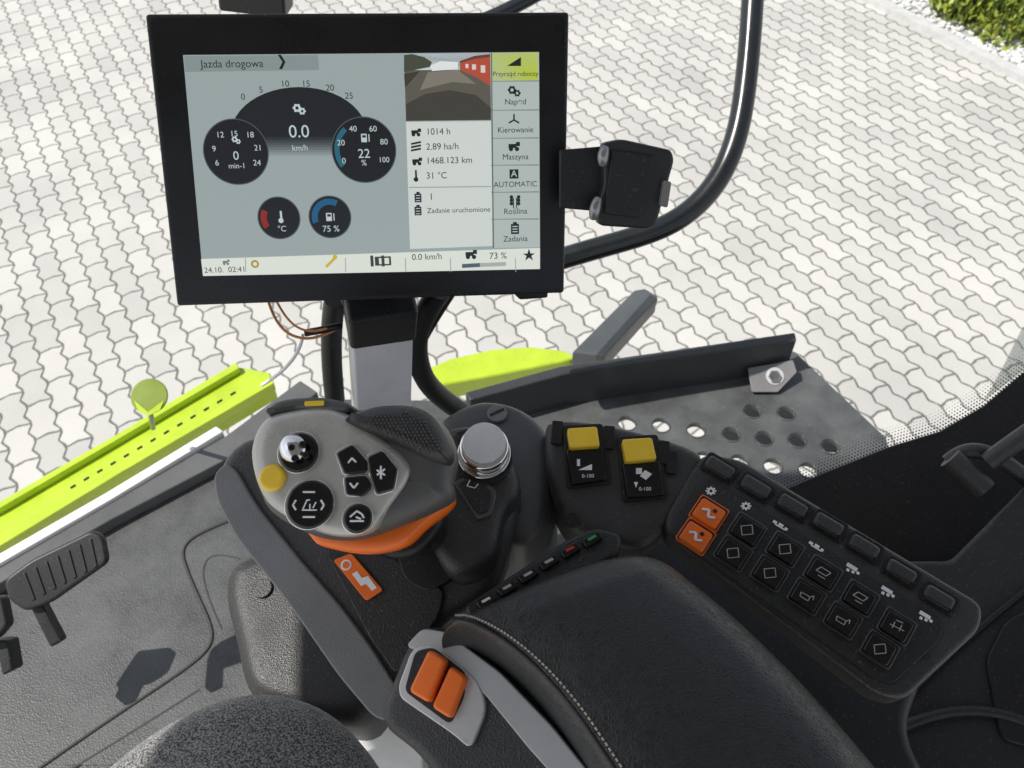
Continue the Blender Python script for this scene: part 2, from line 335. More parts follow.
def pict(x,y,kind,m,hh=.0017,s=1):
    if kind=='sq': box_at('icon',MF,x,y,9*s,9*s,None,hh,m,mon,0,.0004)
    if kind=='bar': box_at('icon',MF,x-1.5*s,y,8*s,4*s,None,hh,m,mon,0,.0003); box_at('icon',MF,x+4*s,y-2*s,4*s,4*s,None,hh+.0001,m,mon,0,.0003); disc('icon',MF,x-3*s,y+3*s,2.2*s,None,hh+.0002,m,mon,n=12); disc('icon',MF,x+3*s,y+3*s,2.2*s,None,hh+.0002,m,mon,n=12)
    if kind=='gear':
        for cx_,cy_,r_ in((x-2*s,y-1*s,3.6*s),(x+3.2*s,y+2.2*s,2.8*s)):
            for k in range(6):
                a=k*1.047; box_at('icon',MF,cx_+r_*math.cos(a),cy_+r_*math.sin(a),1.6*s,1.6*s,None,hh,m,mon,0,.0001)
            arc('icon',MF,cx_,cy_,r_*.45,r_,0,360,hh+.0001,m,mon)
    if kind=='tri': sheet('icon',MF,[(x-7*s,y+4*s),(x+7*s,y+4*s),(x+7*s,y-5*s)],hh,m,mon)
    if kind=='Y':
        for a in(90,210,330):
            a=math.radians(a); dx,dy=math.cos(a),-math.sin(a); sheet('icon',MF,[(x-dy*.8*s,y+dx*.8*s),(x+dy*.8*s,y-dx*.8*s),(x+dx*6*s+dy*.8*s,y+dy*6*s-dx*.8*s),(x+dx*6*s-dy*.8*s,y+dy*6*s+dx*.8*s)],hh,m,mon)
    if kind=='lamp': box_at('icon',MF,x,y-2,2.2*s,9*s,None,hh,m,mon,0,.0003); disc('icon',MF,x,y+4*s,2.8*s,None,hh+.0002,m,mon,n=12)
    if kind=='pump': box_at('icon',MF,x-1,y,7*s,10*s,None,hh,m,mon,0,.0003); box_at('icon',MF,x+5*s,y,1.2*s,9*s,None,hh,m,mon,0,.0002); box_at('icon',MF,x-1,y-2*s,4.4*s,3*s,None,hh+.0002,DKS,mon,0,.0002)
    if kind=='clip': box_at('icon',MF,x,y+1,8*s,10*s,None,hh,m,mon,0,.0003); box_at('icon',MF,x,y-5*s,4*s,2*s,None,hh,m,mon,0,.0001); [box_at('icon',MF,x,y-1.5+k*2.6,5*s,.9*s,None,hh+.0002,LTX,mon,0,0) for k in range(3)]
    if kind=='ear':
        for sx in(-1,1):
            for k in range(3): disc('icon',MF,x+sx*3.6*s,y-4*s+k*3.3*s,1.9*s,None,hh,m,mon,n=8)
            box_at('icon',MF,x+sx*1.6*s,y+2*s,1*s,10*s,None,hh,m,mon,0,0)
    if kind=='hatch':
        for k in range(3): sheet('icon',MF,[(x-5,y-3+k*3.3),(x+5,y-5+k*3.3),(x+5,y-3+k*3.3),(x-5,y-1+k*3.3)],hh,m,mon)
for x,y,k in((514,62,'tri'),(514,91,'gear'),(514,120,'Y'),(514,146,'bar'),(514,174,'sq'),(515,201,'ear'),(515,228,'clip'),(416,132,'bar'),(416,146,'hatch'),(417,161,'bar'),(416,176,'lamp'),(418,197,'clip'),(418,210,'clip'),(471,254,'bar')): pict(x,y,k,DKS,s=.85 if x<430 else 1)
text('t',"A",MF,514,174,7,LTX,mon,.0022)
pict(299,109,'gear',LTX,.0022); pict(236,140,'gear',LTX,.0022,.7); pict(365,138,'pump',LTX,.0022,.8); pict(281,217,'lamp',LTX,.0022,.9); pict(330,217,'pump',LTX,.0022,.8)
text('t',"24.10.  02:41",MF,225,270,6,DKS,mon,.0015); text('t',"0.0 km/h",MF,427,257,6.6,DKS,mon,.0015); text('t',"73 %",MF,498,256,7,DKS,mon,.0015); text('t',"★",MF,529,256,11,DKS,mon,.0015)
pict(226,262,'bar',scr(120,130,130),.0016,.6)
box_at('icon',MF,383,261,16,9,None,.0015,scr(60,65,65),mon,0,.0004); box_at('icon',MF,384,261,10,6,None,.0017,scr(220,226,216),mon,0,.0002); box_at('icon',MF,372,261,3,11,None,.0015,scr(60,65,65),mon,0,.0002); box_at('icon',MF,383,261,3,11,None,.0018,scr(60,65,65),mon,0,.0002)
arc('icon',MF,255,264,2,4,0,360,.0016,scr(170,150,50),mon)
sheet('icon',MF,[(325,266),(334,257),(336,259),(327,268)],.0016,scr(200,180,60),mon); disc('icon',MF,335,257,2.4,None,.0017,scr(200,180,60),mon,n=10)
for x in(245,345,405,450,515): sheet('divider',MF,[(x,258),(x+.8,258),(x+1.2,272),(x+.4,272)],.0014,scr(150,155,150),mon)
sheet('bar',MF,[(462,264),(480,263),(480,267),(462,268)],.0015,scr(80,95,105),mon); sheet('bar',MF,[(480,263),(506,262),(506,266),(480,267)],.0014,scr(170,175,172),mon)
# monitor stand
st=root('monitor_stand')
def beam(name,a,b,w,d,m,par,rot=0,bev=.004):
    ax=(b-a).normalized(); fr=Frame(a,ax,(math.cos(rot),math.sin(rot),0)); L=(b-a).length
    return prism_l(name,fr,[(-w/2,-d/2),(w/2,-d/2),(w/2,d/2),(-w/2,d/2)],0,L,m,par,bev)
top=S(379,312,.86); bot=S(383,520,1.19)
beam('column',bot,top,.062,.05,PIL,st,rot=.25)
beam('collar',S(379,322,.855),S(379,292,.80),.066,.055,BLM,st,rot=.25,bev=.005)
beam('tilt_bracket',S(375,300,.82),S(368,240,.79),.06,.035,BLM,st,bev=.005)
prism('clip',MF,[(505,285),(548,285),(548,298),(520,300)],-.05,-.03,BLM,st,bev=.002)
cb=root('cable_loom')
cop=mat('copper_cable',(.75,.3,.12),.35)
tube('cable',[S(268,300,.76),S(276,327,.75),S(298,342,.75),S(320,338,.78),S(338,328,.80)],.0013,cop,cb)
tube('cable',[S(276,300,.76),S(286,320,.75),S(303,334,.75),S(322,331,.78),S(338,324,.80)],.0011,cop,cb)
tube('cable',[S(303,335,.8),S(300,355,.82),S(285,372,.85),S(262,385,.9)],.0018,WHT,cb)
tube('cable',[S(305,333,.78),S(322,330,.78),S(340,326,.8)],.0035,BLM,cb)
tube('hose',[S(335,300,.85),S(328,340,.9),S(335,400,.95)],.011,BLM,cb)
tube('hose',[S(440,290,.85),S(415,325,.9),S(414,365,.95),S(432,395,1.0),S(475,420,1.05)],.012,BLM,cb)
tube('hose',[S(452,290,.87),S(425,330,.9),S(412,360,.95)],.006,BLM,cb)
# phone holder
ph=root('phone_holder')
PF=Frame(S(620,180,.70),mn,mu)
prism('arm_plate',PF,[(560,150),(606,146),(604,212),(560,208)],-.006,0,BLM,ph,bev=.001)
prism('cradle',PF,[(603,143),(622,139),(672,150),(675,160),(657,224),(648,229),(600,226),(596,212),(604,185)],-.006,.012,mat('holder_plastic',(.022,.022,.023),.45),ph,bev=.003,rad=.004)
prism('cradle_pad',PF,[(612,150),(655,156),(640,218),(604,214)],.0125,.015,BLM,ph,bev=.001,rad=.002)
for a,b in(((605,148),(603,164)),((598,199),(594,218))):
    tube('clamp',[PF.hit(*a,.014),PF.hit((a[0]+b[0])/2-2,(a[1]+b[1])/2,.018),PF.hit(*b,.014)],.0058,mat('clamp_grey',(.35,.35,.35),.2,metal=.5),ph,taper=[.6,1,.6])
prism('side_clamp',PF,[(664,180),(672,182),(668,208),(660,206)],.0,.018,MG,ph,bev=.002,rad=.002)
# ================================================================ outside tube (mirror arm)
tube('mirror_arm',[S(756,-60,1.25),S(752,20,1.25),S(746,90,1.25),S(737,140,1.25),S(718,185,1.25),S(680,222,1.25),S(630,240,1.25),S(570,255,1.25),S(480,285,1.25)],.0165,TUBE)
tube('wiper_arm',[S(480,22,1.3),S(520,6,1.3),S(560,-20,1.3)],.011,TUBE)
beam('wiper_motor_cover',S(252,-60,1.0),S(257,9,1.05),.08,.05,BLM,None)
# ================================================================ floors
FZ=1.95
cabf=root('cab_floor')
FL=flat(FZ)
prism('floor_mat',FL,[(-300,745),(0,577),(228,438),(300,398),(472,400),(480,500),(500,600),(700,600),(905,520),(1250,700),(1250,1150),(-300,1150)],-.04,0,FLR,cabf,bev=.004)
for pts in([(232,520),(200,532),(182,545),(183,560),(195,590),(212,625),(214,645),(190,668),(120,712),(30,775)],[(20,800),(90,760),(200,690)],[(240,560),(215,552),(200,562),(204,590),(222,630)]):
    tube('mat_groove',[FL.hit(x,y,.0002) for x,y in pts],.0026,FLD,cabf)
prism('mat_patch',FL,[(236,524),(206,534),(188,548),(190,562),(202,592),(218,626),(219,648),(194,673),(60,765),(420,765),(420,524)],0,.002,FLR,cabf,bev=.001,rad=.01)
SI=flat(FZ+.03)
prism('sill_trim',SI,[(-200,656),(0,553),(105,493),(216,426),(223,431),(108,501),(0,563),(-200,672)],-.02,0,WHT,cabf,bev=.002)
prism('sill_step',SI,[(-200,684),(0,567),(108,504),(225,436),(300,380),(318,392),(240,452),(110,520),(0,583),(-200,700)],-.03,-.006,mat('sill_grey',(.10,.102,.102),.4,dust=.2),cabf,bev=.003)
plat=root('access_platform')
pl=prism('perforated_plate',FL,[(470,396),(795,352),(886,438),(905,520),(700,600),(500,600),(470,480)],-.004,.008,PLT,plat)
cut=bmesh.new()
HO=[(627,424),(661,426),(696,431),(731,435),(764,439),(797,441),(739,463),(773,467),(808,471),(752,412),(786,414),(830,447),(704,460)]
for x,y in HO:
    p=FL.hit(x,y,.004); bmesh.ops.create_cone(cut,cap_ends=True,segments=28,radius1=.0158,radius2=.0158,depth=.1,matrix=Matrix.Translation(p))
co=mk('cutter',cut,PLT); bo=pl.modifiers.new('h','BOOLEAN'); bo.object=co; bo.solver='EXACT'
dg=bpy.context.evaluated_depsgraph_get(); me=bpy.data.meshes.new_from_object(pl.evaluated_get(dg)); pl.modifiers.clear(); pl.data=me
bpy.data.objects.remove(co)
for x,y in HO:
    c=FL.loc(x,y,.008); 
    tube('hole_rim',[FL.w(c[0]+.0165*math.cos(a*.5236),c[1]+.0165*math.sin(a*.5236),.008) for a in range(12)],.001,RAIL,plat,cyc=True)
prism('dark_hole_backing',flat(1.6),[(716,395),(838,395),(838,450),(790,447),(716,446)],-.01,0,BLM,plat)  # black sheet added under the holes that are to look dark
prism('side_rail',flat(FZ+.09),[(465,392),(560,366),(795,332),(797,340),(565,374),(470,400)],-.1,0,RAIL,plat,bev=.003)
BR=Frame(FL.hit(772,378,.03),(0,-.5,.85))
prism('bracket',BR,[(748,368),(793,360),(797,372),(778,392),(752,392)],-.004,0,MG,plat,bev=.001,rad=.003)
disc('washer',BR,775,376,9,0,.002,LG,plat,n=24)
disc('bolt',BR,775,376,6.5,0,.008,CHR,plat,bev=.001,n=6)
prism('step_beam',flat(FZ-.12),[(572,352),(634,290),(645,288),(658,296),(604,356)],-.05,0,mat('grey_beam',(.08,.09,.095),.4),None,bev=.004)
prism('step_beam_lip',flat(FZ-.11),[(604,356),(658,298),(650,294),(596,354)],-.02,0,RAIL,bpy.data.objects['step_beam'],bev=.002)
# lime parts
lr=root('lime_rail')
LR=flat(FZ-.06)
prism('rail_face',LR,[(-200,610),(0,505),(236,366),(270,372),(273,382),(0,545),(-200,660)],-.05,0,LIME,lr,bev=.004)
prism('rail_lip',LR,[(-200,650),(0,534),(120,464),(272,376),(274,383),(120,473),(0,546),(-200,664)],0,.02,LIME,lr,bev=.002)
prism('rail_lip2',LR,[(-200,606),(0,501),(120,432),(236,362),(239,368),(120,438),(0,508),(-200,615)],0,.015,LIME,lr,bev=.002)
for i in range(13):
    t=i/12; x=70+t*160; y=487-t*93; prism('slot',LR,[(x,y),(x+5,y-3),(x+5.6,y-1.4),(x+.7,y+1.6)],-.001,.0012,BLM,lr)
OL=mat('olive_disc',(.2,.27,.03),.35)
dk=Frame(S(149,397,1.25),(.1,-.5,.8)); disc('reflector_disc',dk,149,396,18,-.004,0,OL,lr,bev=.0015); sheet('disc_lower_edge',dk,[(134,400),(148,412),(164,400),(160,410),(148,416),(138,411)],.001,LIME,lr)  # disc carries a lime crescent along its lower edge
tube('reflector_stem',[S(150,410,1.26),S(151,416,1.28),S(153,428,1.36)],.004,OL,lr)
prism('lime_fender',flat(FZ-.15),[(420,371),(450,358),(490,349),(530,346),(565,350),(578,357),(560,362),(500,374),(440,385)],-.05,0,LIME,None,bev=.006)
# ================================================================ pedals
pe=root('brake_pedal')
PE=Frame(S(55,575,1.0),(.1,-.55,.8))
prism('pad',PE,[(3,580),(30,560),(92,530),(103,536),(108,562),(50,603),(25,612),(8,600)],-.012,0,BLM,pe,bev=.004,rad=.008)
for i in range(7):
    f=i/6; prism('rib',PE,[(22+f*66,574-f*34),(25+f*66,572.5-f*34),(35+f*62,599-f*33),(32+f*62,601-f*33)],0,.0015,BLM,pe,bev=.0006)
prism('stem',PE,[(28,604),(40,598),(62,640),(50,648)],-.03,-.012,BLM,pe,bev=.003)
p2=root('pedal'); prism('pad',PE,[(-40,600),(2,596),(8,625),(-5,640),(-40,650)],-.06,-.04,BLM,p2,bev=.004,rad=.006); prism('stem',PE,[(-6,640),(8,640),(13,670),(2,676)],-.09,-.06,BLM,p2,bev=.003)
# ================================================================ seat
SF=Frame(S(260,745,.62),(0,.05,1))
seat=pillow('driver_seat_cushion',SF,[(20,850),(68,780),(128,727),(190,692),(250,676),(310,688),(358,726),(390,790),(380,900),(40,920)],edgeprof(.14,.04),FAB,None,crown=.012)
# ================================================================ left console + handle
con=root('control_console')
CF=Frame(S(380,560,.58),(-.12,-.35,.93))
pillow('console_body',CF,[(240,438),(216,466),(214,492),(238,535),(292,605),(340,678),(378,716),(398,712),(418,660),(445,625),(485,600),(503,562),(514,522),(519,482),(505,455),(470,432),(400,420),(300,425)],edgeprof(.05,.012,flare=-.004),DK2,con)
prism('side_trim',CF,[(213,474),(226,462),(236,470),(256,505),(300,560),(340,605),(370,645),(396,686),(415,694),(386,722),(372,716),(338,676),(290,606),(236,538),(216,500)],-.03,.004,MG,con,bev=.005,rad=.012)
prism('inner_wall',CF,[(322,548),(345,545),(400,560),(445,590),(440,615),(412,655),(396,676),(370,640)],0,.0035,DK,con,bev=.002,rad=.006)
prism('slot',CF,[(392,540),(425,522),(452,560),(455,578),(428,592),(405,580)],.0,.0045,BLM,con,bev=.001,rad=.006)
prism('slot_lip',CF,[(420,528),(428,524),(455,562),(457,574),(450,580),(446,562)],.0045,.007,KEY,con,bev=.001,rad=.003)
prism('orange_sign',CF,[(333,560),(351,553),(383,590),(366,601)],.004,.006,ORG,con,bev=.0005,rad=.002)
disc('sign_ring',CF,346,565,5.5,None,.0064,PRN,con); disc('sign_ring_in',CF,346,565,3.6,None,.0067,ORG,con)
sheet('sign_arrow',CF,[(352,574),(357,571),(362,578),(368,576),(377,588),(372,591),(366,584),(361,586)],.0064,PRN,con)
LB=Frame(S(290,640,.78),(-.05,-.15,1))
pillow('pedestal_cover',LB,[(236,556),(222,588),(232,640),(248,692),(300,712),(352,722),(380,700),(400,640),(380,570),(300,540)],edgeprof(.3,.02,flare=.0),DK,con)
disc('pedestal_plug',LB,262,588,10,0,.003,DK,con,bev=.001)
WB=Frame(S(375,720,.80),(.0,-.8,.6))
prism('pedestal_white',WB,[(344,640),(402,640),(420,700),(425,800),(344,800)],-.1,0,WHT,con,bev=.003)
HF=Frame(S(500,430,.64),(0,-.15,1))
pillow('grey_housing',HF,[(438,425),(452,408),(482,397),(515,402),(540,418),(552,440),(555,480),(545,520),(520,545),(480,520),(450,470)],edgeprof(.2,.012,flare=.01),mat('housing_grey',(.085,.087,.087),.35,bump=.2,bscale=900,dust=.15),con)
disc('housing_screw',HF,497,413,10,0,.003,MG,con,bev=.001); box_at('housing_screw_slot',HF,497,412,16,3,.003,.0034,BLM,con,0,0,rot=.5)
KF=Frame(S(480,470,.57),(-.02,-.3,.95))
pillow('knob_deck',KF,[(430,440),(448,426),(480,424),(505,440),(518,470),(519,492),(505,512),(492,560),(455,575),(430,540),(420,480)],edgeprof(.06,.01),DK2,con)
disc('knob_base',KF,484,457,29,0,.003,BLM,con,bev=.001,n=48)
disc('knob_ring',KF,484,453,26.5,.003,.007,CHR,con,bev=.001,n=64)
disc('knob',KF,484,446,24,.007,.0165,CHR,con,bev=.002,n=64)
disc('knob_top',KF,484,442.5,21,.0166,.0172,SIL,con,bev=.0003,n=48)
prism('deck_button_edge',KF,[(453,482),(477,471),(497,492),(492,515),(477,520)],0,.002,mat('edge_grey',(.1,.1,.1),.3),con,bev=.001,rad=.003)
prism('deck_button',KF,[(457,483),(476,474),(493,493),(489,511),(478,515)],0,.003,DK,con,bev=.001,rad=.003)
for a,b in(((470,480),(467,486)),((467,486),(475,488)),((475,488),(478,484))): tube('button_glyph',[KF.hit(*a,.0034),KF.hit(*b,.0034)],.0004,PRN,con)
prism('deck_switch',KF,[(455,432),(468,428),(472,436),(459,440)],0,.004,BLM,con,bev=.001)
# drive handle
hd=root('drive_lever')
H=Frame(S(350,470,.50),(-.12,-.42,.9))
out=[(248,448),(262,412),(300,398),(350,405),(410,404),(440,420),(455,452),(450,482),(452,497),(425,512),(385,528),(350,538),(310,534),(268,512),(254,490)]
pillow('orange_band',H,[(300,500),(420,460),(450,490),(451,506),(425,528),(404,546),(368,553),(330,548),(312,538)],[(.004,-.033),(0,-.031),(0,-.022),(.003,-.018)],ORG,hd,href=-.022)
pillow('lower_shell',H,out,[(.008,-.022),(.003,-.018),(0,-.012),(.002,-.006),(.006,-.001),(.012,.001)],HSH,hd)
pillow('neck',H,[(350,520),(370,480),(415,480),(428,515),(405,545),(368,548)],[(.004,-.08),(0,-.05),(0,-.03)],BLM,hd)
pillow('button_face',H,[(252,452),(266,420),(300,409),(335,408),(375,432),(406,458),(410,478),(390,508),(370,532),(330,535),(285,516),(262,494)],[(0,-.004),(.0005,.001),(.002,.003),(.005,.0045)],HFC,hd)
pillow('palm_rest',H,[(345,424),(372,408),(412,406),(436,418),(452,446),(450,464),(430,462),(400,448)],[(0,-.004),(.001,.003),(.004,.008),(.008,.0105)],DK2,hd,crown=.0005)
c0=H.loc(400,436,.0108)
bm=bmesh.new()
ring=[H.loc(x,y,.0108) for x,y in((362,424),(378,414),(410,412),(428,422),(440,445),(438,454),(424,453),(402,441))]
def inside(p,poly):
    r=False
    for i in range(len(poly)):
        a,b=poly[i],poly[i-1]
        if (a[1]>p[1])!=(b[1]>p[1]) and p[0]<(b[0]-a[0])*(p[1]-a[1])/(b[1]-a[1])+a[0]: r=not r
    return r
for i in range(-24,25):
    for j in range(-20,21):
        p=(c0[0]+i*.0023+(j%2)*.00115,c0[1]+j*.002)
        if inside(p,ring):
            vs=[bm.verts.new(H.w(p[0]+.0006*math.cos(a*math.pi/4),p[1]+.0006*math.sin(a*math.pi/4),.0116)) for a in range(8)]
            b2=[bm.verts.new(H.w(p[0]+.0008*math.cos(a*math.pi/4),p[1]+.0008*math.sin(a*math.pi/4),.010)) for a in range(8)]
            bm.faces.new(vs)
            for a in range(8): bm.faces.new((vs[a],b2[a],b2[(a+1)%8],vs[(a+1)%8]))
mk('grip_pips',bm,RUB,hd)
pillow('rear_lip',H,[(266,414),(280,401),(320,397),(352,404),(345,414),(300,412)],[(0,-.01),(.001,.002),(.003,.004)],HSH,hd)
box_at('yellow_tick',H,314,403,20,5,.004,.0058,YEL,hd)
def rbtn(x,y,r,m=KEY,hh=.0085):
    disc('bezel',H,x,y,r+1.6,.003,.0054,CHR,hd,bev=.0005,n=48); disc('button',H,x,y,r,.005,hh,m,hd,bev=.0018,n=48)
rbtn(298,452,20); rbtn(309,504,24); rbtn(357,518,14.5); 
disc('yellow_button',H,271,477,14,.002,.0075,YEL,hd,bev=.003,n=40)
def kbtn(p): 
    c=(sum(a for a,b in p)/len(p),sum(b for a,b in p)/len(p)); q=[(c[0]+(a-c[0])*1.12,c[1]+(b-c[1])*1.12) for a,b in p]
    prism('bezel',H,q,.003,.0052,CHR,hd,bev=.0005,rad=.0025); prism('button',H,p,.004,.0078,KEY,hd,bev=.001,rad=.0022)
kbtn([(336,453),(352,444),(366,460),(366,472),(344,474)]); kbtn([(344,477),(366,475),(371,487),(362,496),(346,495)]); kbtn([(367,457),(382,450),(397,469),(393,489),(376,494),(370,475)])
def pgl(pl,r=.0006): 
    for p in pl:
        for a,b in zip(p,p[1:]): tube('glyph',[H.hit(*a,.0087),H.hit(*b,.0087)],r,PRN,hd)
pgl([[(348,463),(352,458),(356,462)],[(350,483),(354,488),(358,483)],[(377,470),(385,475)],[(381,466),(381,479)],[(377,475),(385,469)],[(350,517),(357,511),(362,514),(364,518)],[(350,521),(364,521)],[(356,517),(361,519)]])
pillow('joystick_cap',H,[(284,450),(289,440),(298,437),(308,441),(312,451),(307,462),(298,466),(288,462)],[(0,.008),(.0005,.0095),(.002,.011)],CHR,hd,crown=.002)
for i in range(4):
    a=i*1.5708+.5; disc('black_pad',H,298+8*math.cos(a),451+8*math.sin(a),3.6,.010,.0135,KEY,hd,bev=.0008,n=16)
pgl([[(296,500),(293,505),(296,510)],[(321,500),(324,505),(321,510)],[(303,492),(315,492)],[(303,517),(315,517)]])
pgl([[(303,509),(307,500)],[(307,500),(310,500)],[(310,509),(310,504)],[(313,508),(316,502)],[(302,510),(317,510)]],r=.00045)
# button strip
bs=root('phone_button_strip')
BF=Frame(S(545,575,.535),(-.05,-.2,.97))
prism('strip_base',BF,[(462,606),(568,538),(596,526),(622,534),(620,552),(500,628),(478,630)],-.04,0,DK,bs,bev=.003,rad=.006)
for i,(x,y) in enumerate(((486,600),(507,587),(528,574),(549,561),(570,549),(592,538))):
    prism('button',BF,[(x-11,y+2),(x+6,y-8),(x+12,y-1),(x-5,y+10)],0,.004,KEY,bs,bev=.001,rad=.002)
    prism('mark',BF,[(x-5,y+1),(x+3,y-3.5),(x+5,y-1.5),(x-3,y+3)],None,.0045,(PRN,LG,LG,LG,RED,GRN)[i],bs)
# ================================================================ armrest
ar=root('armrest')
AF=Frame(S(600,640,.47),(-.03,-.06,1))
def pad(name,fr,Lp,Rp,rl,rr_,rf_,crown,skirt,m,par,ns=60,nt_=40):
    Lp=[Vector(fr.loc(*p)) for p in Lp]; Rp=[Vector(fr.loc(*p)) for p in Rp]
    def ev(P,s):
        s=s*(len(P)-1); i=min(int(s),len(P)-2); f=s-i
        g=lambda k:P[max(0,min(len(P)-1,k))]
        return crm(g(i-1),g(i),g(i+1),g(i+2),f)
    def drop(d,r): return 0 if d>=r else r-math.sqrt(max(0,r*r-(r-d)**2))
    bm=bmesh.new(); grid=[]
    tot=sum((a-b).length for a,b in zip(Lp,Lp[1:]))
    for i in range(ns+1):
        s=(i/ns)**1.8; a=ev(Lp,s); b=ev(Rp,s); w_=(b-a).length; row=[]
        for j in range(nt_+1):
            t=.5-.5*math.cos(math.pi*j/nt_); p=a.lerp(b,t)
            dl=t*w_; drr=(1-t)*w_; df=s*tot
            p=p+(ev(Lp,0)-ev(Lp,.05)).normalized()*(.012*math.sin(math.pi*t)*max(0,1-s*6))
            z=-max(drop(dl,rl)+drop(df,rf_),drop(drr,rr_)+drop(df,rf_))
            z=max(z,-.04)+crown*math.sin(math.pi*t)**.7*min(1,df/.05)
            row.append(bm.verts.new(fr.w(p.x,p.y,z)))
        grid.append(row)
    for i in range(ns):
        for j in range(nt_): bm.faces.new((grid[i][j],grid[i+1][j],grid[i+1][j+1],grid[i][j+1]))
    edge=[grid[i][0] for i in range(ns,-1,-1)]+[grid[0][j] for j in range(1,nt_+1)]+[grid[i][nt_] for i in range(1,ns+1)]
    low=[bm.verts.new(v.co-fr.n*skirt) for v in edge]
    for k in range(len(edge)-1): bm.faces.new((edge[k],low[k],low[k+1],edge[k+1]))
    return mk(name,bm,m,par)
LE=[(436,622),(462,622),(495,640),(530,671),(566,714),(602,765),(640,822),(690,900),(760,1000)]
RE=[(626,542),(668,546),(705,572),(748,607),(794,650),(838,696),(882,746),(940,815),(1040,930)]
pad('leather_pad',AF,LE,RE,.006,.034,.035,.013,.06,LEA,ar)
sm=[Vector((450,619)),Vector((468,621)),Vector((500,637)),Vector((537,667)),Vector((575,710)),Vector((612,764)),Vector((650,820))]
STI=mat('stitch_thread',(.5,.43,.34),.8)
def smp(t): 
    t*=len(sm)-1; i=min(int(t),len(sm)-2); g=lambda k:sm[max(0,min(len(sm)-1,k))]; return crm(g(i-1),g(i),g(i+1),g(i+2),t-i)
tube('seam_welt',[AF.hit(*smp(k/20),.0022) for k in range(21)],.0011,BLM,ar)
for i in range(64):
    p=smp(i/64); q=smp((i+.6)/64); o=Vector((5,-4))
    tube('stitch',[AF.hit(*(p+o),.0046),AF.hit(*(q+o),.0046)],.0006,STI,ar)
AB=Frame(S(450,700,.50),(-.25,-.3,.9))
pillow('armrest_end_cap',AB,[(404,648),(422,628),(450,630),(500,668),(560,730),(620,810),(640,900),(560,930),(470,830),(420,760),(384,728),(381,706),(394,672)],edgeprof(.05,.008),DK2,ar)
prism('light_trim',AB,[(405,646),(422,628),(446,632),(500,672),(552,726),(600,786),(580,806),(528,748),(485,695),(440,655),(420,652)],-.002,.003,LG,ar,bev=.002,rad=.004)
prism('switch_frame',AB,[(412,648),(432,643),(478,680),(487,708),(470,750),(455,736),(400,698),(398,686)],-.002,.0036,mat('frame_silver',(.62,.62,.62),.3,metal=.3),ar,bev=.001,rad=.008)
prism('switch_well',AB,[(415,651),(433,647),(466,673),(464,697),(450,725),(404,691)],.002,.0045,BLM,ar,bev=.0005,rad=.004)
prism('orange_rocker',AB,[(428,649),(446,659),(428,703),(408,691)],0,.012,ORG,ar,bev=.003,rad=.003)
prism('orange_rocker_b',AB,[(450,665),(466,677),(450,719),(431,707)],0,.010,ORG,ar,bev=.003,rad=.003)
# ================================================================ toggle panel
tp=root('toggle_switch_panel')
TF=Frame(S(620,475,.60),(-.02,-.35,.94))
pillow('panel_body',TF,[(546,428),(556,419),(590,420),(640,430),(690,446),(704,462),(690,500),(665,532),(640,548),(604,540),(572,526),(556,500),(547,470)],edgeprof(.06,.008),DK2,tp)
for nm,yp,bp_ in(('a',[(567,428),(597,426),(600,446),(570,448)],[(566,449),(603,446),(608,480),(571,485)]),('b',[(622,439),(652,437),(657,459),(626,462)],[(622,463),(660,460),(665,495),(627,498)])):
    prism('bezel_'+nm,TF,[(bp_[3][0]-4,bp_[3][1]+4),(yp[0][0]-5,yp[0][1]-3),(yp[1][0]+6,yp[1][1]-3),(bp_[2][0]+4,bp_[2][1]+3)],0,.0025,BLM,tp,bev=.001,rad=.003)
    prism('yellow_'+nm,TF,yp,.0,.012,YEL,tp,bev=.0015,rad=.002); prism('rocker_'+nm,TF,bp_,.0,.006,KEY,tp,bev=.0015,rad=.002)
tsh=lambda p,m=PRN,hh=.0064: sheet('icon',TF,p,hh,m,tp)
tsh([(578,470),(592,464),(592,470)]); tsh([(577,459),(580,459),(580,466),(577,466)]); text('t',"0-100",TF,588,476,4,PRN,tp,.0066)
tsh([(636,468),(642,468),(642,474),(636,474)]); tsh([(645,470),(652,474),(646,480),(640,476)]); tsh([(634,482),(638,482),(636,488)]); text('t',"0-100",TF,645,489,4,PRN,tp,.0066)
for x,y in((557,432),(609,437),(664,452),(672,462)): box_at('slot',TF,x,y,11,24,0,.003,BLM,tp,rot=-.1)
disc('side_hole',TF,572,520,8,0,.001,BLM,tp,bev=.0004)
# ================================================================ keypad
kp=root('keypad_console')
K0=Frame(S(800,570,.56),(-.1,-.25,.96))
uu=K0.hit(897,625)-K0.hit(745,530); KF2=Frame(K0.o,K0.n,uu)
prism('panel_body',KF2,[(704,452),(740,458),(984,604),(982,628),(905,700),(878,694),(664,532),(666,512),(690,470)],-.03,0,DK2,kp,bev=.004,rad=.008)
prism('panel_inlay',KF2,[(700,482),(712,479),(945,622),(940,640),(893,684),(876,680),(672,536),(674,522)],0,.0016,DK,kp,bev=.0008,rad=.005)
SB=Frame(S(780,640,.66),(-.05,-.1,1))
prism('dark_gap_block',SB,[(585,520),(640,515),(720,540),(930,665),(905,730),(1000,900),(700,950),(560,640)],-.35,0,BLM,kp,bev=.01,rad=.02)  # black block added to darken the gap between armrest and keypad
for i,(x,y) in enumerate(((720,468),(756,487),(793,506),(829,525),(865,547),(902,572),(940,598))):
    box_at('rocker_well',KF2,x,y,35,22,0,.002,BLM,kp,rad=.003); box_at('rocker',KF2,x,y-1,29,15,.001,.0065,DK2,kp,bev=.0025,rad=.003)
    box_at('rocker_edge',KF2,x,y+5,24,2,.004,.0062,KEY,kp,bev=.0002,rad=.0005)
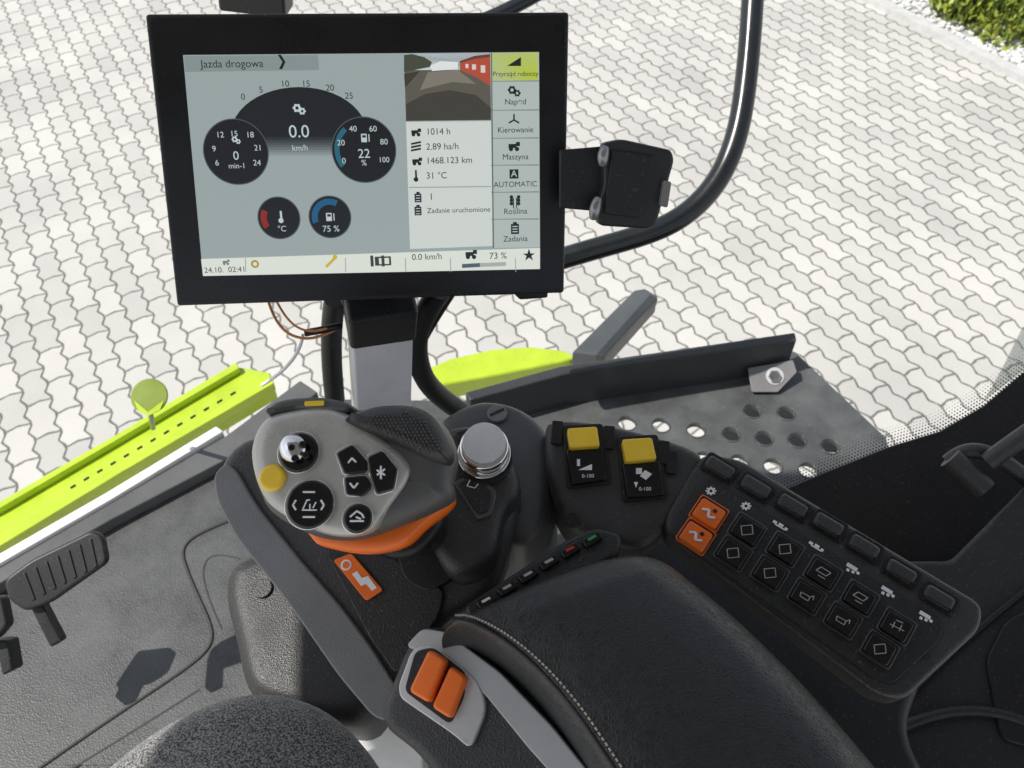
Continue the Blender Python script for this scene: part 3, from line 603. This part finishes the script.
def key(x,y,cap,rim,w=32,hh=28):
    box_at('key_rim',KF2,x,y,w,hh,.001,.0035,rim,kp,bev=.0006,rad=.002); box_at('key_gap',KF2,x,y,w-2.5,hh-2.5,.001,.0037,BLM,kp,bev=0,rad=.002); box_at('key_cap',KF2,x,y,w-5,hh-5,.002,.0068,cap,kp,bev=.0016,rad=.0025)
key(709,513,ORG,ORG); key(696,536,ORG,ORG)
for x,y in((709,513),(696,536)):
    for p in([(x-7,y-4),(x,y-3)],[(x,y-3),(x-1,y+4)],[(x-1,y+4),(x+6,y+5)]): tube('key_glyph',[KF2.hit(a,b,.0072) for a,b in p],.001,PRN,kp)
    disc('key_dot',KF2,x+6,y-2,2.2,None,.0072,BLM,kp,n=10)
ra=[(747,530),(785,549),(823,573),(860,598),(897,626)]; rb=[(733,553),(770,573),(807,596),(843,620),(880,649)]
ICG=mat('key_icon_grey',(.5,.5,.5),.5)
def kline(x,y,pts):
    for a,b in zip(pts,pts[1:]): tube('key_glyph',[KF2.hit(x+a[0],y+a[1],.0071),KF2.hit(x+b[0],y+b[1],.0071)],.0003,ICG,kp)
for i,(x,y) in enumerate(ra+rb):
    key(x,y,KEY,KEYE)
    if i in(2,3): kline(x,y,[(-7,-3),(3,3),(8,0),(-2,-6),(-7,-3)]); kline(x,y,[(-5,2),(2,6)])
    elif i==4: kline(x,y,[(-7,-2),(7,5)]); kline(x,y,[(-5,2),(-2,-4)]); kline(x,y,[(2,5),(5,-1)]); kline(x,y,[(-1,-6),(6,-3)])
    elif i in(7,8): kline(x,y,[(-6,-4),(-7,0),(1,5),(3,1),(-6,-4)]); kline(x,y,[(3,1),(7,0),(6,4)])
    else: kline(x,y,[(-6,-4),(5,-5),(6,4),(-5,5),(-6,-4)])
for i,(x,y) in enumerate(((711,491),(746,506),(780,525),(816,546),(852,568),(887,591),(925,616))):
    if i<2:
        for k in range(8):
            a=k*.785; box_at('print',KF2,x+4.4*math.cos(a),y+3.4*math.sin(a),1.8,1.8,None,.0022,PRN,kp,0,0)
        arc('print',KF2,x,y,1.6,3.4,0,360,.0024,PRN,kp)
    elif i<4:
        for dx,dy,w_,h_ in((-5,-3,4,3),(1,0,5,3),(0,2,11,1.4),(6,4,3,3)): box_at('print',KF2,x+dx,y+dy,w_,h_,None,.0022,PRN,kp,0,.0002)
    else:
        for dx,dy,w_,h_ in((0,-1,11,4),(-4,2,3,3),(1,4,3,3),(6,5,3,3)): box_at('print',KF2,x+dx,y+dy,w_,h_,None,.0022,PRN,kp,0,.0002)
disc('logo',KF2,925,655,5,None,.0005,DK,kp)
# ================================================================ right side door and glass edge
dr=root('cab_door')
DF=Frame(S(960,640,.80),(-.35,-.25,.9))
prism('door_panel',DF,[(905,560),(950,560),(1040,470),(1200,470),(1200,1000),(860,1000),(850,760),(905,700)],-.03,0,DK,dr,bev=.006)
prism('door_recess',DF,[(985,660),(1005,620),(1080,580),(1080,760),(1000,740)],0,.006,BLM,dr,bev=.004,rad=.01)
GF=Frame(S(900,480,.98),(-.3,-.5,.8))
prism('frit_edge',GF,[(1060,352),(1024,372),(985,405),(940,431),(888,447),(830,470),(772,494),(850,560),(1000,640),(1100,560),(1100,352)],-.01,0,BLM,dr,bev=.002)
bm=bmesh.new()
cv=[(1060,352),(1024,372),(985,405),(940,431),(888,447),(830,470),(772,494)]
for a,b in zip(cv,cv[1:]):
    L=math.hypot(b[0]-a[0],b[1]-a[1]); n=int(L/3.2)
    for i in range(n):
        for j in range(7):
            x=a[0]+(b[0]-a[0])*(i+.5*(j%2))/n; y=a[1]+(b[1]-a[1])*(i+.5*(j%2))/n
            c=GF.hit(x-j*1.2,y-1-j*2.7,0); r=.0012*(1-j*.11)
            vs=[bm.verts.new(c+GF.u*r*math.cos(k)+GF.v*r*math.sin(k)) for k in(0,1.05,2.1,3.14,4.2,5.2)]; bm.faces.new(vs)
mk('frit_dots',bm,BLM,dr,False)
gm=bpy.data.materials.new('tinted_glass'); gm.use_nodes=True; gb=gm.node_tree.nodes['Principled BSDF']; gb.inputs['Base Color'].default_value=(.3,.42,.36,1); gb.inputs['Roughness'].default_value=.1; gb.inputs['Alpha'].default_value=.35
prism('glass_edge',GF,[(985,400),(1004,366),(1024,326),(1060,300),(1060,350),(1024,370)],-.004,.004,gm,dr)
tube('latch_rod',[S(948,462,.86),S(975,438,.85),S(1000,455,.85),S(1040,490,.85)],.008,DK2,dr)
tube('latch_rod2',[S(988,462,.84),S(1010,445,.83),S(1040,425,.83)],.0095,DK2,dr)
tube('latch_grip',[S(950,458,.85),S(985,490,.84)],.012,DK2,dr)
tube('door_seam',[DF.hit(x,y,.004) for x,y in((905,700),(960,640),(1024,590),(1080,550))],.003,BLM,dr)
tube('door_trim',[DF.hit(x,y,.004) for x,y in((870,745),(940,700),(1000,700),(1060,740))],.005,DK,dr)
# ================================================================ unseen cab roof, added and sized to keep sun off the interior
rf=root('cab_roof_shade')
RF=flat(3.6); prism_l('roof_shade_shell',RF,[(-1.05,-1.3),(1.15,-1.3),(1.15,.62),(-1.05,.62)],0,.14,WHT,rf,bev=.05,rad=.15)
prism_l('roof_shade_liner',RF,[(-1.0,-1.25),(1.1,-1.25),(1.1,.58),(-1.0,.58)],-.02,-.002,LINER,rf)
# ================================================================ light
tosun=Vector((-.55,-.10,.82)).normalized()
el=math.asin(tosun.z); az=math.atan2(tosun.x,tosun.y)
w=bpy.data.worlds.new("World"); scn.world=w; w.use_nodes=True; nt=w.node_tree
sk=nt.nodes.new('ShaderNodeTexSky'); sk.sky_type='NISHITA'; sk.sun_disc=False; sk.sun_elevation=el; sk.sun_rotation=az
hs=nt.nodes.new('ShaderNodeHueSaturation'); hs.inputs['Saturation'].default_value=.4
nt.links.new(sk.outputs[0],hs.inputs['Color']); nt.links.new(hs.outputs[0],nt.nodes['Background'].inputs[0]); nt.nodes['Background'].inputs[1].default_value=.15
sd=bpy.data.lights.new('Sun','SUN'); sd.energy=4.8; sd.angle=math.radians(.5); sd.color=(1,.96,.9); so=bpy.data.objects.new('Sun',sd); scn.collection.objects.link(so)
so.rotation_euler=tosun.to_track_quat('Z','Y').to_euler(); so.location=(0,0,8)
cd=bpy.data.cameras.new('Camera'); cd.sensor_width=36; cd.lens=36*F_PX/1024; cd.clip_start=.02; cd.clip_end=300
cd.dof.use_dof=True; cd.dof.focus_distance=.6; cd.dof.aperture_fstop=18
cam=bpy.data.objects.new('Camera',cd); scn.collection.objects.link(cam); cam.location=CAM; cam.rotation_euler=(math.radians(90)-PITCH,0,0); scn.camera=cam
scn.view_settings.view_transform='Standard'; scn.view_settings.look='None'; scn.view_settings.exposure=0
